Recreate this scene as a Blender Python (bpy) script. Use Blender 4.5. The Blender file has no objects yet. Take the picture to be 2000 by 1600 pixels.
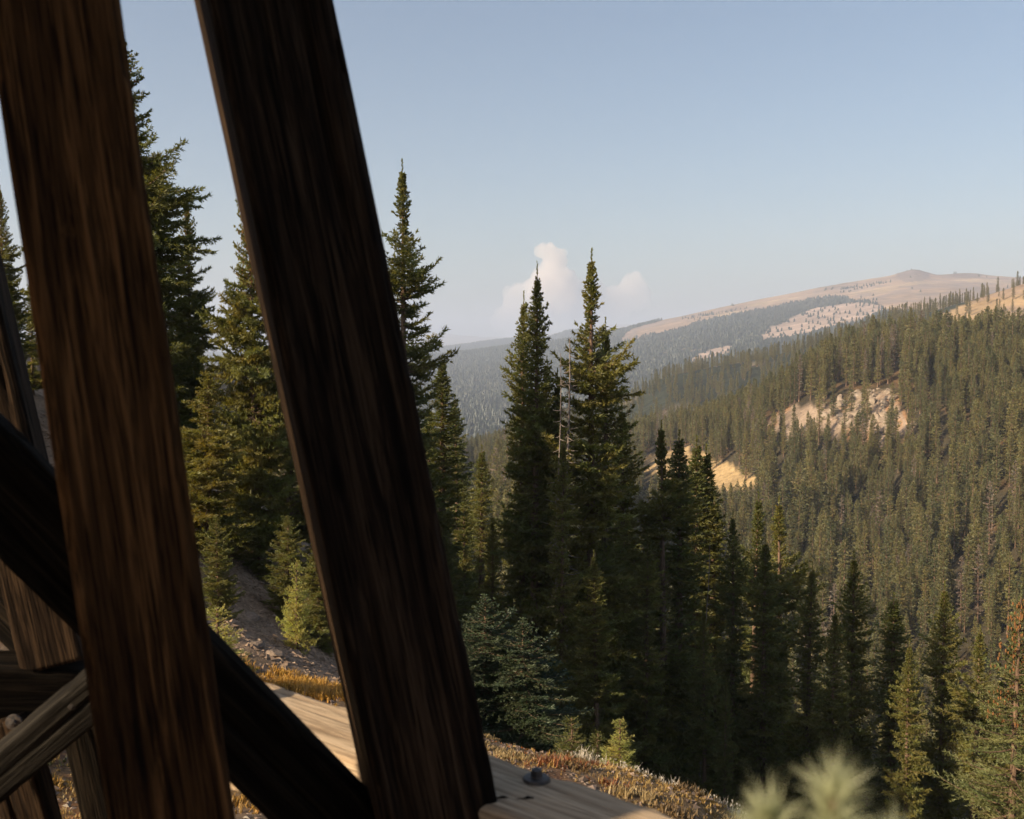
import bpy, math, random
import numpy as np
from mathutils import Vector, Matrix

# ------------------------------------------------------------------ camera, sky, sun, exposure
S = bpy.context.scene
COL = S.collection
FPX, CX, CY = 1944.0, 1000.0, 800.0
PITCH = math.atan(110 / FPX)
cam_d = bpy.data.cameras.new('camera'); cam = bpy.data.objects.new('camera', cam_d); COL.objects.link(cam)
cam_d.sensor_width = 36; cam_d.lens = 35; cam_d.clip_start = 0.05; cam_d.clip_end = 60000
cam.location = (0, 0, 0); cam.rotation_euler = (math.pi / 2 - PITCH, 0, 0)
cam_d.dof.use_dof = True; cam_d.dof.focus_distance = 45; cam_d.dof.aperture_fstop = 4.0
S.camera = cam

SUN_AZ, SUN_EL = math.radians(-122), math.radians(27)      # clockwise from +Y, above the horizon
w = bpy.data.worlds.new("World"); S.world = w; w.use_nodes = True
wn = w.node_tree.nodes; bg = wn['Background']
sk = wn.new('ShaderNodeTexSky'); sk.sky_type = 'NISHITA'; sk.sun_disc = False
sk.sun_elevation = SUN_EL; sk.sun_rotation = SUN_AZ; sk.altitude = 0
sk.air_density = 1.0; sk.dust_density = 2.0; sk.ozone_density = 0.5
w.node_tree.links.new(sk.outputs[0], bg.inputs[0]); bg.inputs[1].default_value = 0.077
sd = bpy.data.lights.new('sun', 'SUN'); sd.energy = 5.0; sd.angle = math.radians(0.6); sd.color = (1.0, 0.80, 0.55)
so = bpy.data.objects.new('sun', sd); COL.objects.link(so)
sv = Vector((math.sin(SUN_AZ) * math.cos(SUN_EL), math.cos(SUN_AZ) * math.cos(SUN_EL), math.sin(SUN_EL)))
so.rotation_euler = sv.to_track_quat('Z', 'Y').to_euler()
S.view_settings.view_transform = 'Standard'; S.view_settings.look = 'None'
S.view_settings.exposure = 0.85; S.view_settings.gamma = 1.0
S.render.engine = 'CYCLES'
S.cycles.use_denoising = True; S.cycles.adaptive_threshold = 0.02
S.cycles.use_light_tree = False; S.cycles.max_bounces = 8; S.cycles.diffuse_bounces = 2; S.cycles.glossy_bounces = 1
S.cycles.transmission_bounces = 3; S.cycles.volume_bounces = 6; S.cycles.transparent_max_bounces = 8
S.cycles.sample_clamp_indirect = 4.0

# ------------------------------------------------------------------ helpers
R = math.radians
rng = np.random.default_rng(7)
CP, SP = math.cos(PITCH), math.sin(PITCH)

def W(px, py, d):
    """world point seen at photo pixel (px, py), at distance d along +Y"""
    u = (px - CX) / FPX; v = (CY - py) / FPX
    k = d / (CP + v * SP)
    return Vector((u * k, d, (-SP + v * CP) * k))

def proj(x, y, z):
    dep = np.maximum(y * CP - z * SP, 0.05)
    return CX + FPX * x / dep, CY - FPX * (y * SP + z * CP) / dep

def py_slope(py):
    v = (CY - np.asarray(py, float)) / FPX
    return (-SP + v * CP) / (CP + v * SP)

def _h(ix, iy, iz):
    n = (ix * 374761393 + iy * 668265263 + iz * 2147483647 * 7 + iz * 1274126177) & 0xFFFFFFFF
    n = ((n ^ (n >> 13)) * 1274126177) & 0xFFFFFFFF
    n = (n ^ (n >> 16)) & 0xFFFFFFFF
    return n.astype(np.float64) / 4294967295.0

def vnoise(x, y, z=0.0):
    x, y, z = np.broadcast_arrays(np.asarray(x, float), np.asarray(y, float), np.asarray(z, float))
    xi, yi, zi = (np.floor(a).astype(np.int64) for a in (x, y, z))
    fx, fy, fz = x - xi, y - yi, z - zi
    fx, fy, fz = (f * f * (3 - 2 * f) for f in (fx, fy, fz))
    r = 0
    for a in (0, 1):
        for b in (0, 1):
            for c in (0, 1):
                r = r + _h(xi + a, yi + b, zi + c) * (fx if a else 1 - fx) * (fy if b else 1 - fy) * (fz if c else 1 - fz)
    return r * 2 - 1

def fbm(x, y, z=0.0, o=4):
    r, a, s = 0, 1.0, 0
    for k in range(o):
        r = r + a * vnoise(np.asarray(x) * 2 ** k + 17.3 * k, np.asarray(y) * 2 ** k - 9.1 * k, np.asarray(z) * 2 ** k + 3.7 * k); s += a; a *= .5
    return r / s

def smooth(a, b, x):
    t = np.clip((x - a) / (b - a), 0, 1)
    return t * t * (3 - 2 * t)

def in_poly(px, py, poly):
    px, py = np.asarray(px, float), np.asarray(py, float)
    res = np.zeros(px.shape, bool); n = len(poly)
    for i in range(n):
        x0, y0 = poly[i]; x1, y1 = poly[(i + 1) % n]
        if y0 == y1: continue
        c = ((y0 > py) != (y1 > py)) & (px < (x1 - x0) * (py - y0) / (y1 - y0) + x0)
        res ^= c
    return res

def mesh_np(name, V, F, cols=None, mat=None, smoothf=False, mats=None, midx=None):
    """V (n,3), F (m,k) with k = 3 or 4"""
    m = bpy.data.meshes.new(name)
    V = np.ascontiguousarray(V, np.float32); F = np.ascontiguousarray(F, np.int32); k = F.shape[1]
    m.vertices.add(len(V)); m.vertices.foreach_set('co', V.ravel())
    m.loops.add(F.size); m.loops.foreach_set('vertex_index', F.ravel())
    m.polygons.add(len(F)); m.polygons.foreach_set('loop_start', np.arange(0, F.size, k, dtype=np.int32))
    if smoothf: m.polygons.foreach_set('use_smooth', np.ones(len(F), bool))
    else: m.polygons.foreach_set('use_smooth', np.zeros(len(F), bool))
    for mm in (mats or ([mat] if mat else [])): m.materials.append(mm)
    if midx is not None: m.polygons.foreach_set('material_index', np.asarray(midx, np.int32))
    m.update(calc_edges=True)
    if cols is not None:
        a = m.color_attributes.new('tint', 'FLOAT_COLOR', 'POINT')
        c = np.ones((len(V), 4), np.float32); c[:, :3] = cols
        a.data.foreach_set('color', c.ravel())
    return m

def link(name, data, parent=None, loc=None):
    o = bpy.data.objects.new(name, data); COL.objects.link(o)
    if parent: o.parent = parent
    if loc is not None: o.location = loc
    return o

def tag(o, label=None, cat=None, group=None, kind=None):
    if label: o['label'] = label
    if cat: o['category'] = cat
    if group: o['group'] = group
    if kind: o['kind'] = kind
    return o

# ------------------------------------------------------------------ materials
class NT:
    def __init__(s, name):
        s.m = bpy.data.materials.new(name); s.m.use_nodes = True
        s.t = s.m.node_tree; s.t.nodes.clear(); s.out = s.n('ShaderNodeOutputMaterial')
    def n(s, t, **kw):
        x = s.t.nodes.new(t)
        for k, v in kw.items(): setattr(x, k, v)
        return x
    def l(s, a, b): s.t.links.new(a, b)
    def val(s, sock, v):
        if hasattr(v, 'is_output'): s.l(v, sock)
        else: sock.default_value = v
    def math(s, op, a, b=0.0):
        x = s.n('ShaderNodeMath', operation=op); s.val(x.inputs[0], a); s.val(x.inputs[1], b); return x.outputs[0]
    def mix(s, f, a, b, mode='MIX'):
        x = s.n('ShaderNodeMix', data_type='RGBA', blend_type=mode)
        s.val(x.inputs[0], f)
        for i, c in ((6, a), (7, b)): s.val(x.inputs[i], c if hasattr(c, 'is_output') else (*c, 1))
        return x.outputs[2]
    def noise(s, vec, scale, detail=4, rough=.55, dist=0.0):
        x = s.n('ShaderNodeTexNoise'); s.l(vec, x.inputs['Vector'])
        x.inputs['Scale'].default_value = scale; x.inputs['Detail'].default_value = detail
        x.inputs['Roughness'].default_value = rough; x.inputs['Distortion'].default_value = dist
        return x.outputs['Fac']
    def ramp(s, f, stops):
        x = s.n('ShaderNodeValToRGB'); s.l(f, x.inputs[0]); e = x.color_ramp.elements
        while len(e) < len(stops): e.new(.5)
        for i, (p, c) in enumerate(stops): e[i].position = p; e[i].color = (*c, 1) if len(c) == 3 else c
        return x.outputs[0]
    def coord(s, which='Object', scale=None):
        c = s.n('ShaderNodeTexCoord').outputs[which]
        if scale:
            mp = s.n('ShaderNodeMapping'); s.l(c, mp.inputs[0]); mp.inputs['Scale'].default_value = scale; return mp.outputs[0]
        return c
    def attr(s, name='tint'):
        return s.n('ShaderNodeAttribute', attribute_name=name).outputs['Color']
    def bump(s, h, strength, dist):
        b = s.n('ShaderNodeBump'); s.l(h, b.inputs['Height']); b.inputs['Strength'].default_value = strength
        b.inputs['Distance'].default_value = dist; return b.outputs[0]
    def pbr(s, col, rough=.85, nrm=None, spec=.3):
        p = s.n('ShaderNodeBsdfPrincipled'); s.val(p.inputs['Base Color'], col if hasattr(col, 'is_output') else (*col, 1))
        s.val(p.inputs['Roughness'], rough); p.inputs['Specular IOR Level'].default_value = spec
        if nrm: s.l(nrm, p.inputs['Normal'])
        s.l(p.outputs[0], s.out.inputs[0]); return s.m

def leaf_mat(name, ca, cb, trans=.3, tcol=(1.5, 1.35, .5)):
    t = NT(name)
    rnd = t.n('ShaderNodeObjectInfo').outputs['Random']
    base = t.mix(rnd, ca, cb)
    col = t.mix(1.0, base, t.attr(), 'MULTIPLY')
    d = t.n('ShaderNodeBsdfDiffuse'); t.l(col, d.inputs[0])
    tr = t.n('ShaderNodeBsdfTranslucent'); t.l(t.mix(1.0, col, tcol, 'MULTIPLY'), tr.inputs[0])
    mx = t.n('ShaderNodeMixShader'); mx.inputs[0].default_value = trans
    t.l(d.outputs[0], mx.inputs[1]); t.l(tr.outputs[0], mx.inputs[2])
    gl = t.n('ShaderNodeBsdfGlossy'); gl.inputs['Roughness'].default_value = .5; gl.inputs[0].default_value = (.8, .85, .8, 1)
    m2 = t.n('ShaderNodeMixShader'); m2.inputs[0].default_value = .035
    t.l(mx.outputs[0], m2.inputs[1]); t.l(gl.outputs[0], m2.inputs[2])
    t.l(m2.outputs[0], t.out.inputs[0]); return t.m

def bark_mat(name, a, b):
    t = NT(name); v = t.coord('Object', (9, 9, 1.6))
    n = t.noise(v, 2.0, 5, .65)
    return t.pbr(t.ramp(n, [(.3, a), (.7, b)]), .9, t.bump(n, .8, .03), .2)

def ground_mat(name, scales, bump_d, var=.55, bump_s=.7):
    t = NT(name); v = t.coord('Object')
    n1 = t.noise(v, scales[0], 6, .65); n2 = t.noise(v, scales[1], 5, .7)
    f = t.math('MULTIPLY', n1, n2)
    g = t.ramp(f, [(.12, (1 - var,) * 3), (.26, (1, 1, 1)), (.45, (1 + var * .8,) * 3)])
    col = t.mix(1.0, t.attr(), g, 'MULTIPLY')
    return t.pbr(col, .95, t.bump(n2, bump_s, bump_d), .15)

def wood_mat(name, dark, mid, light, streak=.5, grey=0.0):
    t = NT(name)
    v = t.coord('Object', (30, 30, 1.1)); v2 = t.coord('Object', (8, 8, .7)); v3 = t.coord('Object', (120, 120, 4.0))
    n1 = t.noise(v, 1.0, 6, .68, .9); n2 = t.noise(v2, 1.0, 3, .5, 1.0); n3 = t.noise(v3, 1.0, 3, .6)
    c = t.ramp(n1, [(.37, dark), (.50, mid), (.63, light)])
    c = t.mix(t.math('MULTIPLY', t.ramp(n2, [(.40, (0, 0, 0)), (.62, (1, 1, 1))]), streak), c, light)
    c = t.mix(t.ramp(n2, [(.28, (.85,) * 3), (.42, (0, 0, 0))]), c, dark)
    c = t.mix(t.math('MULTIPLY', t.ramp(n3, [(.38, (1, 1, 1)), (.5, (0, 0, 0))]), .8), c, dark)
    kv = t.n('ShaderNodeTexVoronoi'); t.l(t.coord('Object', (6, 6, 1.7)), kv.inputs['Vector']); kv.inputs['Scale'].default_value = 1.0
    c = t.mix(t.ramp(kv.outputs['Distance'], [(.05, (.9,) * 3), (.13, (0, 0, 0))]), c, dark)
    if grey: c = t.mix(grey, c, (.30, .27, .24))
    h = t.math('ADD', t.math('MULTIPLY', n1, .6), t.math('MULTIPLY', n3, .5))
    return t.pbr(c, .85, t.bump(h, .9, .014), .07)

M = {}
M['spruce'] = leaf_mat('spruce_needles', (.178, .176, .048), (.125, .140, .045), .38)
M['blue_spruce'] = leaf_mat('blue_green_needles', (.066, .088, .046), (.056, .078, .042), .25, (1.1, 1.25, .7))
M['yellow'] = leaf_mat('yellow_green_needles', (.20, .185, .048), (.18, .17, .045), .4)
M['young'] = leaf_mat('young_needles', (.38, .38, .13), (.34, .36, .12), .45)
M['far_spruce'] = leaf_mat('hillside_needles', (.180, .164, .060), (.100, .108, .048), .18)
M['far_lowpoly'] = leaf_mat('mountain_needles', (.034, .044, .030), (.034, .044, .030), .45, (1, 1, 1))
M['bark'] = bark_mat('spruce_bark', (.075, .05, .035), (.26, .17, .115))
M['dead'] = bark_mat('dead_wood_bark', (.12, .10, .085), (.30, .25, .21))
M['cone'] = bark_mat('cone_scales', (.16, .07, .025), (.30, .15, .06))
M['near'] = ground_mat('near_ground', (1.6, 14), .05)
M['hill'] = ground_mat('hillside_ground', (.06, .5), 1.0)
M['far'] = ground_mat('mountain_ground', (.004, .03), 14, .45, .55)
M['grass'] = leaf_mat('dry_grass', (1, 1, 1), (.9, .9, .9), .3, (1.1, 1.0, .7))
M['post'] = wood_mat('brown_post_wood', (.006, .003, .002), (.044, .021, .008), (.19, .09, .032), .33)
M['dark'] = wood_mat('shade_black_wood', (.004, .0032, .0026), (.012, .009, .006), (.032, .023, .015), .2)  # nearly black: shade on the timbers put into the wood colour
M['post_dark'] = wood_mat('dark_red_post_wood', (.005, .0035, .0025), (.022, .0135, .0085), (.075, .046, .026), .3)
M['grey_dark'] = wood_mat('shade_grey_wood', (.008, .007, .006), (.022, .019, .016), (.046, .041, .034), .4)  # grey wood with the shade on the brace put into its colour
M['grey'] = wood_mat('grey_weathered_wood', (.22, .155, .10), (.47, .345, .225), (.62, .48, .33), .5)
t = NT('rusty_iron'); v = t.coord('Object'); n = t.noise(v, 60, 4)
M['iron'] = t.pbr(t.ramp(n, [(.35, (.03, .03, .032)), (.7, (.11, .085, .07))]), .55, t.bump(n, .4, .004), .5)
t = NT('stone'); v = t.coord('Object'); n = t.noise(v, 3.0, 6, .65); rnd = t.n('ShaderNodeObjectInfo').outputs['Random']
c = t.mix(rnd, (.19, .145, .11), (.27, .205, .155))
M['stone'] = t.pbr(t.mix(1.0, c, t.ramp(n, [(.3, (.55,) * 3), (.7, (1.25,) * 3)]), 'MULTIPLY'), .9, t.bump(n, .8, .05), .2)
t = NT('outcrop_stone'); v = t.coord('Object'); n = t.noise(v, .9, 7, .7)
M['outcrop'] = t.pbr(t.ramp(n, [(.3, (.15, .115, .085)), (.55, (.30, .24, .185)), (.75, (.42, .36, .29))]), .9, t.bump(n, 1.0, .5), .2)

# ------------------------------------------------------------------ terrain height
TP = [(0,0,-1.7),(-3,0,-1.2),(3,0,-2.7),(0,-5,.6),(-8,-5,2.0),(8,-5,-2),(-20,-10,5),(0,-20,8),(20,-20,3),(-20,5,2.0),(-20,12,1.0),
      (0,4,-3.0),(-4,4,-2.9),(4,4,-4.4),(0,10,-5.1),(-5,10.8,-4.6),(-12,13,-2.4),(-3,15,-5.3),(-.6,16,-6.2),(1.7,16,-6.98),
      (2.9,13,-6.12),(5.5,13,-8.6),(9,18,-12.5),(14,10,-13),(-7,25,-5.9),(-14.3,30,-1.7),(-25,30,4),(-.4,24,-9.9),(2,22,-10.3),(3,38,-15.5),
      (-3.9,35,-10.5),(-8,32,-6),(-20,50,-2),(-10,60,-14),(10,45,-23),(20,45,-27),(20,70,-38),(0,70,-26),(-20,90,-18),
      (-40,90,-4),(40,100,-56),(0,130,-45),(-50,160,-22),(40,180,-72),(83,230,-66),(114,318,-42),(151,420,-2),(73,430,-46),
      (107,209,-55),(76,294,-62),(40,300,-70),(-20,260,-60),(-60,300,-48),(0,400,-46),(-80,420,-40),(20,480,-46),(70,480,-46),
      (200,250,-12),(250,350,12),(300,250,20),(130,120,-32),(110,60,-45),(200,100,5),(-100,50,12),(-150,150,10),(-150,300,0),
      (-200,450,0),(0,-60,26),(-60,-60,25),(60,-60,5),(0,-150,30),(-300,0,40),(300,0,40),(300,-200,40),(-300,-200,50)]
for px, py, d in ((2000,700,480),(1850,706,470),(1700,708,460),(1600,750,455),(1500,795,450),(1390,846,450),(2300,665,480),(2000,708,400),(1930,710,400),(1850,716,400),(1760,708,400),(1685,726,400),(1580,765,400),(2300,695,400),(2000,715,590),(1700,760,590),(2300,700,590),(1500,850,590),(1200,890,590)):
    q = W(px, py, d); TP.append((q.x, q.y, q.z))
TP = np.array(TP, float)
_tx = lambda a: np.arcsinh(a / 18.0)
_PX, _PY = _tx(TP[:, 0]), _tx(TP[:, 1])
def _k(r2): return np.where(r2 > 1e-12, .5 * r2 * np.log(np.maximum(r2, 1e-12)), 0.0)
_n = len(TP)
_A = np.zeros((_n + 3, _n + 3))
_A[:_n, :_n] = _k((_PX[:, None] - _PX) ** 2 + (_PY[:, None] - _PY) ** 2) + np.eye(_n) * .004
_A[:_n, _n] = 1; _A[:_n, _n + 1] = _PX; _A[:_n, _n + 2] = _PY; _A[_n:, :_n] = _A[:_n, _n:].T
_zt = lambda z: np.arcsinh(z / 12.0)
_w = np.linalg.solve(_A, np.concatenate([_zt(TP[:, 2]), np.zeros(3)]))
def z_near(x, y):
    x = np.asarray(x, float); y = np.asarray(y, float); sh = x.shape
    X, Y = _tx(x).ravel(), _tx(y).ravel(); r = np.empty(len(X))
    for a in range(0, len(X), 40000):
        xs, ys = X[a:a+40000], Y[a:a+40000]
        r[a:a+40000] = _k((xs[:, None] - _PX) ** 2 + (ys[:, None] - _PY) ** 2) @ _w[:_n] + _w[_n] + _w[_n + 1] * xs + _w[_n + 2] * ys
    z = (np.sinh(np.clip(r, -3.6, 2.6)) * 12).reshape(sh)
    rr = np.hypot(x, y)
    z = z + fbm(x * .35, y * .35, 1.3, 4) * .34 * smooth(3, 12, rr) + fbm(x * 1.9, y * 1.9, 3.1, 3) * .06 * smooth(5, 9, rr) + fbm(x * .05, y * .05, 4.1, 3) * 1.2 * smooth(25, 80, rr) + fbm(x * .012, y * .012, 2.2, 3) * 5 * smooth(90, 220, rr)
    return z

FC = [-900, -200, 300, 700, 850, 1000, 1075, 1105, 1150, 1230, 1300, 1400, 1500, 1600, 1737, 1780, 1825, 1900, 1950, 2000, 2300, 2800]
FR = {
 620:  [760,800,860,890,900,905,905,905,900,895,890,870,840,800,750,742,735,725,718,710,690,680],
 900:  [760,800,860,890,900,860,830,822,808,782,736,716,697,669,628,617,605,583,568,551,525,505],
 1250: [780,820,870,890,900,890,870,860,850,830,800,770,750,720,680,670,660,640,630,620,600,580],
 1800: [830,830,830,825,822,820,818,816,812,800,790,775,750,730,700,690,680,660,650,640,620,600],
 2400: [790,790,785,780,775,765,758,755,748,732,716,692,672,650,622,616,611,602,598,592,580,570],
 3300: [745,745,740,735,728,714,706,702,694,678,662,640,622,602,574,568,564,560,560,560,560,560],
 4300: [715,712,705,700,694,676,668,664,657,641,623,601,581,561,538,530,537,538,540,543,548,555],
 5300: [720,720,715,712,705,695,690,685,680,668,655,635,615,595,575,570,570,570,570,570,580,590],
 7200: [690,690,688,686,681,662,659,648,643,652,660,660,660,660,660,660,660,660,660,660,660,660],
 9500: [695]*22,
 14500:[640,645,640,648,648,656,650,645,640,633,648,655,655,655,655,655,655,655,655,655,655,655],
 19000:[692]*22,
}
_FY = np.log(np.array(list(FR.keys()), float)); _FT = np.array([py_slope(v) for v in FR.values()])
def z_far(x, y):
    y = np.maximum(y, 60.0)
    px = CX + FPX * x / y
    ly = np.clip(np.log(y), _FY[0], _FY[-1] - 1e-6)
    c = np.clip(np.interp(px, FC, np.arange(len(FC))), 0, len(FC) - 1.0001); ci = c.astype(int); cf = c - ci
    rows = np.interp(ly, _FY, np.arange(len(_FY))); ri = np.minimum(rows.astype(int), len(_FY) - 2); rf = rows - ri
    rf = rf * .5 + .5 * rf * rf * (3 - 2 * rf)
    s = (_FT[ri, ci] * (1 - cf) + _FT[ri, ci + 1] * cf) * (1 - rf) + (_FT[ri + 1, ci] * (1 - cf) + _FT[ri + 1, ci + 1] * cf) * rf
    a = y / 900.0
    g = fbm(x / 420, y / 420, 5.5, 5) * 9 * smooth(700, 2000, y) + fbm(x / 120, y / 120, 8.5, 3) * 3.0
    far = smooth(8000, 13000, y)
    g = g + far * (fbm(x / 1500, y / 3000, 2.5, 5) * 110)
    pk = 9 * np.exp(-((px - 1782) / 30) ** 2 - ((y - 4300) / 260) ** 2) + 9 * np.exp(-((px - 1885) / 32) ** 2 - ((y - 4350) / 260) ** 2)
    pk = pk * (1 + .5 * fbm(x / 60, y / 60, 3.3, 3))
    return s * y + g + pk

def height(x, y):
    x, y = np.broadcast_arrays(np.asarray(x, float), np.asarray(y, float))
    k = smooth(500, 640, y)
    zn = z_near(x, y) if np.any(k < 1) else 0.0
    return zn * (1 - k) + z_far(x, y) * k

OUTCROP = [(1485,828),(1530,806),(1570,790),(1600,792),(1660,764),(1735,762),(1760,790),(1800,835),(1765,858),(1725,872),(1640,852),(1560,848),(1495,845)]
MEADOW = [(1262,886),(1345,876),(1420,906),(1490,930),(1470,950),(1400,950),(1330,935),(1255,930)]
CLEAR2 = [(1830,622),(1880,598),(1930,575),(2000,550),(2100,530),(2100,640),(1840,645)]
TUNDRA = [(1205,668),(1300,648),(1405,623),(1510,599),(1597,585),(1650,582),(1720,596),(1745,610),(1850,610),(2400,610),(2400,480),(1600,480),(1480,575),(1390,596),(1300,622),(1235,642)]
ROCK3 = [(1590,600),(1667,590),(1737,600),(1700,625),(1580,648),(1485,665),(1496,646),(1545,625)]
STRIP3 = [(1345,702),(1395,680),(1432,675),(1425,688),(1360,706)]

def jit(px, py, x, y, sc, a):
    return px + a * fbm(x / sc, y / sc, 1.7, 3) * 1.6, py + a * .6 * fbm(x / sc, y / sc, 9.7, 3) * 1.6

def mixc(c, m, col): return c * (1 - m[:, None]) + np.array(col) * m[:, None]

def ground_colour(x, y, z):
    px, py = proj(x, y, z); r = np.hypot(x, y)
    n1 = fbm(x * .5, y * .5, 0.4, 4); n2 = fbm(x * 1.7, y * 1.7, 6.4, 3)
    c = np.tile(np.array([.16, .115, .075]), (len(x), 1))                  # near: gritty soil
    c = mixc(c, smooth(-.15, .35, n1), (.24, .145, .055))
    c = mixc(c, smooth(.1, .5, n2) * .7, (.20, .085, .04))
    scree = smooth(15.8, 17.4, y + .25 * x + n1) * smooth(-1.5, -3.5, x + n1)
    c = mixc(c, scree, (.30, .21, .14))
    c = mixc(c, smooth(.1, .5, n2) * scree, (.36, .27, .20))
    wood = smooth(22, 40, r + x * .9 + n1 * 3) * (1 - scree * smooth(60, 35, r))
    c = mixc(c, wood, (.055, .046, .028))
    n3 = fbm(x / 9, y / 9, .8, 4)
    c = mixc(c, smooth(120, 200, r) * smooth(.15, .5, n3), (.17, .105, .055))
    jx, jy = jit(px, py, x, y, 16, 16)
    oc = in_poly(jx, jy, OUTCROP) & (r > 150) & (r < 560)
    c = np.where(oc[:, None], np.where((n3 > .0)[:, None], np.array([.31, .235, .175]), np.array([.32, .185, .10])), c)
    me = in_poly(jx, jy, MEADOW) & (r > 250) & (r < 620)
    c = np.where(me[:, None], np.array([.42, .30, .155]) * (1 + .25 * n3[:, None]), c)
    # far
    f = smooth(520, 650, y)
    n4 = fbm(x / 55, y / 55, 2.8, 4); n5 = fbm(x / 260, y / 160, 4.8, 4)
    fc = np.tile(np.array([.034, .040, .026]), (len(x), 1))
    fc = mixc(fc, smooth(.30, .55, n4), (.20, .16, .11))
    jx, jy = jit(px, py, x, y, 40, 7)
    cl = in_poly(jx, jy, CLEAR2) & (y < 1400)
    fc = np.where(cl[:, None], np.where((n4 > -.05)[:, None], np.array([.34, .24, .14]), np.array([.29, .21, .15])), fc)
    jx, jy = jit(px, py, x, y, 240, 7)
    far3 = (y > 1500) & (y < 5000)
    tu = in_poly(jx, jy, TUNDRA) & far3
    n6 = 1 - np.abs(fbm(x / 150, y / 420, 7.7, 4)) * 3.2
    tc = np.array([.34, .24, .165]) * (1 + .35 * n5[:, None] + .35 * n4[:, None])
    tc = mixc(tc, smooth(.45, .95, n6) * .75, (.235, .19, .165))
    tc = np.where((n5 > .22)[:, None], np.array([.43, .32, .20]) * (1 + .3 * n4[:, None]), tc)
    fc = np.where(tu[:, None], tc, fc)
    rk = (in_poly(jx, jy, ROCK3) | in_poly(jx, jy, STRIP3)) & far3
    fc = np.where(rk[:, None], np.array([.40, .30, .24]) * (1 + .45 * n4[:, None]), fc)
    pk = far3 & (np.hypot((px - 1782) / 34, (py - 537) / 14) < 1) | far3 & (np.hypot((px - 1888) / 34, (py - 536) / 8) < 1)
    fc = np.where((pk & (n4 > -.3))[:, None], np.array([.20, .155, .13]), fc)
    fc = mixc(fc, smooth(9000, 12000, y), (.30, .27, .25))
    return np.clip(c * (1 - f[:, None]) + fc * f[:, None], .01, .9)

# ------------------------------------------------------------------ terrain sheet, in radial bands that share their seams
def band(name, r0, r1, nr, th, mat, label):
    rr = np.geomspace(r0, r1, nr)
    T, Rr = np.meshgrid(th, rr)
    x, y = (Rr * np.sin(T)).ravel(), (Rr * np.cos(T)).ravel()
    z = height(x, y)
    V = np.stack([x, y, z], 1); nc = len(th)
    i, j = np.meshgrid(np.arange(nr - 1), np.arange(nc - 1), indexing='ij')
    a = (i * nc + j).ravel()
    F = np.stack([a, a + 1, a + nc + 1, a + nc], 1)[:, ::-1]
    o = link(name, mesh_np(name, V, F, ground_colour(x, y, z), mat, True))
    return tag(o, label, kind='structure')

fine = np.radians(np.linspace(-38, 40, 470))
around = np.radians(np.concatenate([np.linspace(-180, -40, 60), np.linspace(-38, 40, 470), np.linspace(42, 180, 60)]))
wide = np.radians(np.concatenate([np.linspace(-75, -40, 22), np.linspace(-38, 40, 520), np.linspace(42, 75, 22)]))
band('near_slope', .4, 75, 150, around, M['near'], 'stony near slope with dry golden grass falling away into the trees')
band('forested_hillside', 75, 640, 130, around, M['hill'], 'valley floor and opposite hillside beneath the spruce forest')
# beyond 640 m only the sector that can be seen from here or near here
band('forest_ridge', 640, 1500, 60, wide, M['far'], 'wooded ridge descending to the left behind the hillside')
band('bare_mountain', 1500, 6200, 150, wide, M['far'], 'long mountain with tan tundra top and forested lower slopes')
band('distant_range', 6200, 19500, 60, wide, M['far'], 'hazy blue ridges at the horizon')

# ------------------------------------------------------------------ foliage builders
def norm(a): return a / np.maximum(np.linalg.norm(a, axis=-1, keepdims=True), 1e-9)

def tufts(P, D, L, wid, nb, rg, spread=.9, tint=None):
    """sprays of narrow needle blades along short shoots"""
    n = len(P); P = np.repeat(P, nb, 0); D0 = np.repeat(D, nb, 0); L = np.repeat(L, nb)
    rnd = norm(rg.normal(size=(n * nb, 3)))
    side = norm(np.cross(D0, rnd)); t = rg.random(n * nb)
    d = norm(D0 + side * spread * (.5 + .7 * rg.random((n * nb, 1))))
    o = P + D0 * (L * t * .8)[:, None]
    ln = L * (.45 + .35 * rg.random(n * nb)); wv = norm(np.cross(d, norm(rg.normal(size=(n * nb, 3)))))
    ww = wid * (.7 + .6 * rg.random(n * nb))
    a = o - wv * ww[:, None] * .5; b = o + wv * ww[:, None] * .5; c = o + d * ln[:, None]
    V = np.stack([a, b, c], 1).reshape(-1, 3)
    F = np.arange(len(V)).reshape(-1, 3)
    if tint is None: tint = np.ones((n, 3))
    return V, F, np.repeat(tint, nb * 3, 0)

def tube(path, rad, sides):
    """path (k,3) tapered tube"""
    path = np.asarray(path, float); k = len(path); rad = np.broadcast_to(rad, (k,))
    T = norm(np.gradient(path, axis=0)); ref = np.where(np.abs(T[:, 2:3]) > .9, [[1., 0, 0]], [[0, 0, 1.]])
    X = norm(np.cross(ref, T)); Y = np.cross(T, X); a = np.linspace(0, 2 * np.pi, sides, endpoint=False)
    V = path[:, None] + rad[:, None, None] * (np.cos(a)[None, :, None] * X[:, None] + np.sin(a)[None, :, None] * Y[:, None])
    i, j = np.meshgrid(np.arange(k - 1), np.arange(sides), indexing='ij'); j2 = (j + 1) % sides
    F = np.stack([i * sides + j, i * sides + j2, (i + 1) * sides + j2, (i + 1) * sides + j], -1).reshape(-1, 4)
    return V.reshape(-1, 3), F

class Acc:
    def __init__(s): s.V, s.F, s.C, s.n = [], [], [], 0
    def add(s, V, F, C=None):
        s.V.append(V); s.F.append(F + s.n); s.n += len(V)
        if C is not None: s.C.append(C)
    def mesh(s, name, mat, sm=False):
        return mesh_np(name, np.concatenate(s.V), np.concatenate(s.F), np.concatenate(s.C) if s.C else None, mat, sm)

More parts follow.
